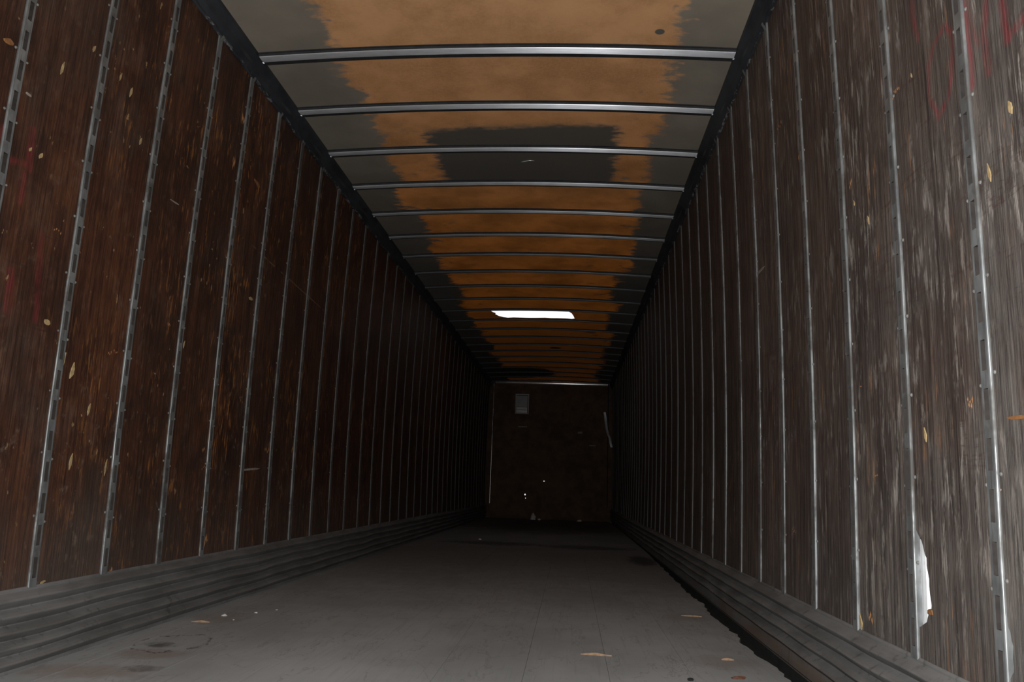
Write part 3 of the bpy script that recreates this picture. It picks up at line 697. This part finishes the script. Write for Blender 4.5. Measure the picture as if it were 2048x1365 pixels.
bmesh.ops.recalc_face_normals(bm, faces=bm.faces)
for i in range(len(bays) - 1):
    if bays[i] < 10.2 < bays[i + 1]:
        ring = rows[i] + rows[i + 1][::-1]
        es = []
        for a, b in zip(ring, ring[1:] + ring[:1]):
            e = bm.edges.get((a, b))
            es.append(e or bm.edges.new((a, b)))
        hv = [bm.verts.new((x, y, roof_z(x))) for x, y in HOLE]
        es += [bm.edges.new((hv[j], hv[(j + 1) % len(hv)])) for j in range(len(hv))]
        bmesh.ops.triangle_fill(bm, use_beauty=True, edges=es)
    else:
        for j in range(len(XS) - 1):
            bm.faces.new((rows[i][j], rows[i][j + 1], rows[i + 1][j + 1], rows[i + 1][j]))
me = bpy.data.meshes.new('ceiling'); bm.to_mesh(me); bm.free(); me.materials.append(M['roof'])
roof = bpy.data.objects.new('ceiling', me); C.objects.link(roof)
tag(roof, 'brown-stained roof sheet with grey margins, steel bows and one torn bright hole', 'ceiling', kind='structure')

bow_me, face_me = None, None
for i in range(-6, 22):
    y = BOW0 + i * BOWS
    if not (Y0 + 0.1 < y < Y1 - 0.1): continue
    if bow_me is None:
        prof = [(-0.042, 0.020), (-0.041, 0.017), (-0.032, 0.016), (-0.029, 0.004), (0.029, 0.004), (0.031, 0.016), (0.084, 0.017), (0.085, 0.020)]
        fprof = [(-0.0290, 0.0045), (-0.0275, 0.0012), (-0.024, 0.0002), (0.0, 0.0), (0.024, 0.0002), (0.0275, 0.0012), (0.0290, 0.0045)]
        xs = [0.062 + (W - 0.124) * j / 20 for j in range(21)]
        def sweep(pr, x0, x1, nm, mat, parent):
            m = MB(); k = len(pr)
            for j in range(21):
                x = x0 + (x1 - x0) * j / 20
                for dy, dz in pr: m.v.append((x, dy, HB + dz + camber(x)))
            for j in range(20):
                for q in range(k - 1):
                    m.f.append((j * k + q, (j + 1) * k + q, (j + 1) * k + q + 1, j * k + q + 1)); m.m.append(0)
            if nm == 'bow_face':    # fixing lugs at both ends
                for xa, xb in ((x0 - 0.028, x0 + 0.004), (x1 - 0.004, x1 + 0.028)):
                    m.box(xa, xb, 0.026, 0.040, HB + 0.004, HB + 0.010)
            return m.build(nm, mat, parent, smooth=(nm == 'bow_face'))
        b = sweep(prof, 0.045, W - 0.045, 'roof_bow', M['bowside'], roof)
        f = sweep(fprof, 0.066, W - 0.066, 'bow_face', M['bow'], b)
        bow_me, face_me = b, f
    else:
        b = bow_me.copy(); C.objects.link(b); b.parent = roof
        f = face_me.copy(); C.objects.link(f); f.parent = b
    b.location = (0, y, 0)

def rail(side, name, label):
    prof = [(-0.03, RAIL_Z + 0.002), (0.012, RAIL_Z), (0.018, RAIL_Z + 0.006), (0.016, RAIL_Z + 0.022), (0.034, RAIL_Z + 0.040), (0.038, RAIL_Z + 0.060), (0.062, HB + 0.002), (0.064, HB + 0.034), (0.064, HB + 0.05)]
    ys = [Y0 + i * 0.06 for i in range(int((Y1 - Y0) / 0.06) + 1)]
    def fn(x, y, z, j):
        w = 0.0
        if j in (1, 2, 3):
            w = 0.005 * noise.noise(Vector((y * 7, side * 4, 0))) + 0.004 * noise.noise(Vector((y * 19, side * 4, 3)))
        return (x + w, y, z + w) if side < 0 else (W - x - w, y, z + w)
    m = MB(); m.prism(prof, ys, 0, fn)
    o = m.build(name, M['rail'])
    return tag(o, label, 'roof rail', kind='structure')
rail(-1, 'trim_1', 'dark steel top rail along the head of the brown left wall')
rail(1, 'trim_2', 'dark scraped steel top rail along the head of the greyer right wall')

# ------------------------------------------------------------------ front wall at the far end
bw = obj('wall_back', [(-0.12, Y1 + 0.012, -0.06), (W + 0.12, Y1 + 0.012, -0.06), (W + 0.12, Y1 + 0.012, 0.3), (-0.12, Y1 + 0.012, 0.3)], [(0, 1, 2, 3)], M['back'])
tag(bw, 'dark plywood front wall closing the far end of the trailer', 'wall', kind='structure')
def sheet_with_holes(x0, x1, z0, z1, holes, y):
    bm = bmesh.new()
    def ringv(pts):
        vv = [bm.verts.new((x, y, z)) for x, z in pts]
        return [bm.edges.new((vv[i], vv[(i + 1) % len(vv)])) for i in range(len(vv))]
    es = ringv([(x0, z0), (x1, z0), (x1, z1), (x0, z1)])
    for hx, hz, rx, rz in holes:
        es += ringv([(hx + rx * math.cos(t), hz + rz * math.sin(t)) for t in [k * math.pi / 4 for k in range(8)]])
    bmesh.ops.triangle_fill(bm, use_beauty=True, edges=es)
    me = bpy.data.meshes.new('plywood_sheet'); bm.to_mesh(me); bm.free(); me.materials.append(M['back'])
    o = bpy.data.objects.new('plywood_sheet', me); C.objects.link(o); o.parent = bw
    return o
sheet_with_holes(-0.12, 1.36, 0.285, 3.06, [(0.849, 0.510, 0.014, 0.018), (0.862, 0.435, 0.007, 0.008), (1.251, 0.810, 0.013, 0.008)], Y1)
sheet_with_holes(1.345, W + 0.12, 0.285, 3.06, [], Y1 + 0.003)
m = MB(); m.box(0.0, W, Y1 - 0.02, Y1, 0.0, 0.30); m.build('kick_plate', M['back'], bw)
# header bar: rounded steel section
hb = MB()
seg = 9
for s in range(21):
    x = 0.115 + (2.60 - 0.115) * s / 20
    for k in range(seg):
        t = -math.pi / 2 + math.pi * k / (seg - 1)
        hb.v.append((x, Y1 - 0.002 - 0.030 * math.cos(t), 2.945 + 0.030 * math.sin(t)))
for s in range(20):
    for k in range(seg - 1):
        hb.f.append((s * seg + k, (s + 1) * seg + k, (s + 1) * seg + k + 1, s * seg + k + 1)); hb.m.append(0)
hb.build('header_bar', M['header'], bw, smooth=True)
# corner angles
for nm, xa in (('corner_angle', 0.085), ('corner_angle', W - 0.085)):
    c = MB(); n = 7
    for z in (0.05, 0.8, 1.6, 2.3, 2.95):
        for k in range(n):
            t = math.pi * k / (n - 1)
            c.v.append((xa + 0.012 * math.cos(t), Y1 - 0.012 * math.sin(t), z))
    for s in range(4):
        for k in range(n - 1):
            c.f.append((s * n + k, s * n + k + 1, (s + 1) * n + k + 1, (s + 1) * n + k)); c.m.append(0)
    c.build(nm, M['angle'] if xa < 1 else M['bowside'], bw, smooth=True)
# bent strip peeling from the right corner
c = MB()
pts = [(2.512, 2.34, 0.0), (2.535, 2.15, 0.03), (2.560, 1.98, 0.05), (2.583, 1.87, 0.07), (2.625, 1.78, 0.05), (2.650, 1.66, 0.02), (2.672, 1.58, 0.0)]
for (xa, za, da), (xb, zb, db) in zip(pts, pts[1:]):
    c.quad((xa, Y1 - 0.02 - da, za), (xa + 0.05, Y1 - 0.012, za), (xb + 0.05, Y1 - 0.012, zb), (xb, Y1 - 0.02 - db, zb))
    c.quad((xa, Y1 - 0.02 - da, za), (xb, Y1 - 0.02 - db, zb), (xb, Y1 - 0.004, zb), (xa, Y1 - 0.004, za))
c.build('peeled_strip', M['skin'], bw)
for (x, z, hw, hh) in ((2.008, 1.877, 0.05, 0.022), (0.747, 1.970, 0.10, 0.012), (2.284, 1.603, 0.07, 0.010)):
    c = MB(); c.box(x - hw, x + hw, Y1 - 0.006, Y1 + 0.002, z - hh, z + hh); c.build('scrape_patch', M['white'], bw)

# vent / document box on the front wall
vt = bpy.data.objects.new('wall_vent', None); C.objects.link(vt); vt.location = (0.725, Y1, 2.25)
tag(vt, 'small grey louvred vent box high on the dark front wall', 'vent')
m = MB()
m.box(-0.150, -0.128, -0.04, 0.0, 0.0, 0.44); m.box(0.128, 0.150, -0.04, 0.0, 0.0, 0.44); m.box(-0.128, 0.128, -0.04, 0.0, 0.412, 0.44); m.box(-0.128, 0.128, -0.04, 0.0, 0.0, 0.015)
m.build('vent_frame', M['vent'], vt)
m = MB(); m.box(-0.128, 0.118, -0.045, -0.005, 0.15, 0.395); m.build('vent_panel', M['vent'], vt)
sl = None
for k in range(5):
    if sl is None:
        m = MB()
        n = 6
        for x in (-0.125, 0.115):
            for q in range(n):
                t = -0.9 + 1.9 * q / (n - 1)
                m.v.append((x, -0.012 - 0.022 * math.cos(t), 0.013 * math.sin(t)))
        for q in range(n - 1): m.f.append((q, n + q, n + q + 1, q + 1)); m.m.append(0)
        o = sl = m.build('vent_slat', M['ventslat'], vt, smooth=True)
    else:
        o = sl.copy(); C.objects.link(o); o.parent = vt
    o.location = (0, 0, 0.03 + k * 0.026)

# ------------------------------------------------------------------ closed rear doors, unseen, added behind the photographer to keep daylight out
for k, (xa, xb) in enumerate(((-0.12, W / 2 - 0.002), (W / 2 + 0.002, W + 0.12))):
    m = MB(); m.box(xa, xb, Y0 - 0.06, Y0 - 0.01, -0.08, 3.10)
    if k == 0: m.box(W / 2 - 0.03, W / 2 + 0.03, Y0 - 0.075, Y0 - 0.06, -0.08, 3.10)
    d = m.build('door_%d' % (k + 1), M['door'])
    tag(d, 'unseen closed rear door leaf added to keep daylight out, %s side behind the photographer' % ('left', 'right')[k], 'door', kind='structure')

# ------------------------------------------------------------------ loose things
def splinter(name, x, y, length, width, ang, mat, label, cat, z=0.0, thick=0.006, prongs=1, group=None):
    m = MB()
    rr = random.Random(int(x * 1000) + int(y * 1000))
    for p in range(prongs):
        off = (p - (prongs - 1) / 2) * width * 0.7
        da = rr.uniform(-0.12, 0.12) if prongs > 1 else 0
        L = length * (1 - 0.25 * p)
        n = 6
        pts = []
        for i in range(n + 1):
            t = i / n
            w = width * (0.15 + 0.85 * math.sin(math.pi * min(1, t * 0.9 + 0.08))) * rr.uniform(0.8, 1.1) / (1.4 if prongs > 1 else 1)
            pts.append((t - 0.5, w))
        ca, sa = math.cos(ang + da), math.sin(ang + da)
        b = len(m.v)
        for t, w in pts:
            cx, cy = t * L * ca - off * sa, t * L * sa + off * ca
            h = thick * (0.5 + 0.5 * math.sin(math.pi * (t + 0.5)))
            m.v += [(cx - sa * w / 2, cy + ca * w / 2, 0.0005), (cx, cy, 0.001 + h), (cx + sa * w / 2, cy - ca * w / 2, 0.0005)]
        for i in range(n):
            a = b + i * 3
            m.f += [(a, a + 1, a + 4, a + 3), (a + 1, a + 2, a + 5, a + 4), (a + 2, a, a + 3, a + 5)]; m.m += [0, 0, 0]
    o = m.build(name, mat)
    o.location = (x, y, z)
    return tag(o, label, cat, group)
splinter('wood_splinter', 0.145, 3.577, 0.085, 0.010, 0.05, M['sliver'], 'orange wood splinter on the floor by the left scuff strip, beside a white pebble', 'wood splinter', prongs=3)
splinter('wood_splinter', 1.934, 3.31, 0.125, 0.012, -0.10, M['sliver'], 'forked orange wood splinter lying alone on open floor near the photograph bottom', 'wood splinter', prongs=3)
splinter('wood_splinter', 2.486, 4.436, 0.11, 0.009, -0.05, M['sliver'], 'thin pale wood splinter near the black gap along the right wall', 'wood splinter')
splinter('wood_splinter', 2.463, 3.347, 0.05, 0.016, 0.10, M['sliver'], 'short stubby wood splinter on the floor close to the jagged floor edge', 'wood splinter', prongs=2)
splinter('wood_splinter', 2.443, 3.04, 0.06, 0.045, 0.5, M['sliver2'], 'reddish wood chip at the bottom edge of the picture', 'wood chip')

def lump(name, x, y, s, mat, label, cat, z=0.0, group=None, sz=None):
    bm = bmesh.new()
    bmesh.ops.create_icosphere(bm, subdivisions=2, radius=1)
    rr = Vector((x * 9.1, y * 7.3, 1.0))
    for v in bm.verts:
        d = 1 + 0.45 * noise.noise(v.co * 1.6 + rr)
        v.co = Vector((v.co.x * s * d, v.co.y * s * 0.8 * d, max(-0.2, v.co.z) * (sz or s * 0.6) * d))
    zmin = min(v.co.z for v in bm.verts)
    for v in bm.verts: v.co.z -= zmin
    me = bpy.data.meshes.new(name); bm.to_mesh(me); bm.free(); me.materials.append(mat)
    o = bpy.data.objects.new(name, me); C.objects.link(o); o.location = (x, y, z)
    return tag(o, label, cat, group)
lump('pebble', 0.173, 3.755, 0.014, M['debris'], 'largest white pebble on the floor beside the left scuff strip', 'pebble')
lump('pebble', 0.28, 3.879, 0.009, M['debris'], 'mid-sized white pebble a little farther from the orange splinter on the left', 'pebble')
lump('pebble', 0.26, 3.665, 0.005, M['debris'], 'tiny white pebble between the orange splinter and the other pebbles', 'pebble')
lump('pebble', 0.34, 3.994, 0.006, M['debris'], 'small white pebble farthest from the left scuff strip', 'pebble')
lump('pebble', 2.258, 2.96, 0.012, M['subfloor'], 'small black lump on the floor at the bottom edge of the picture', 'pebble')
lump('pebble', 0.71, 9.808, 0.018, M['debris'], 'pale crumb on the dark floor halfway to the front wall', 'pebble')
lump('paper_scrap', 1.06, 16.45, 0.06, M['debris'], 'crumpled grey paper standing on the floor before the front wall', 'paper', sz=0.10)
lump('paper_scrap', 1.19, 16.4, 0.035, M['debris'], 'little grey scrap right of the crumpled paper by the front wall', 'paper', sz=0.03)
lump('paper_scrap', 2.02, 16.5, 0.06, M['debris'], 'flat grey scrap on the floor at the right end of the front wall', 'paper', sz=0.03)

def tube(name, pts, r, mat, label, cat):
    m = MB(); n = 6
    P = [Vector(p) for p in pts]
    for i, p in enumerate(P):
        d = (P[min(i + 1, len(P) - 1)] - P[max(i - 1, 0)]).normalized()
        a = d.cross(Vector((0, 0, 1))).normalized(); b = d.cross(a)
        for k in range(n):
            t = 2 * math.pi * k / n
            m.v.append(tuple(p + a * r * math.cos(t) + b * r * math.sin(t)))
    for i in range(len(P) - 1):
        for k in range(n):
            m.f.append((i * n + k, i * n + (k + 1) % n, (i + 1) * n + (k + 1) % n, (i + 1) * n + k)); m.m.append(0)
    m.f += [tuple(range(n))[::-1], tuple((len(P) - 1) * n + k for k in range(n))]; m.m += [0, 0]
    o = m.build(name, mat, smooth=True)
    return tag(o, label, cat)
tube('bent_wire', [(1.403, 5.250, 2.992), (1.435, 5.225, 2.985), (1.471, 5.205, 2.984), (1.500, 5.215, 2.988), (1.524, 5.232, 2.996)], 0.0035, M['wire'], 'longer bent bright wire hanging from the dark patch of the roof', 'wire')
tube('bent_wire', [(1.268, 5.215, 2.996), (1.285, 5.205, 2.992), (1.303, 5.235, 2.998)], 0.0025, M['wire'], 'short bright wire scrap left of the longer wire on the roof', 'wire')
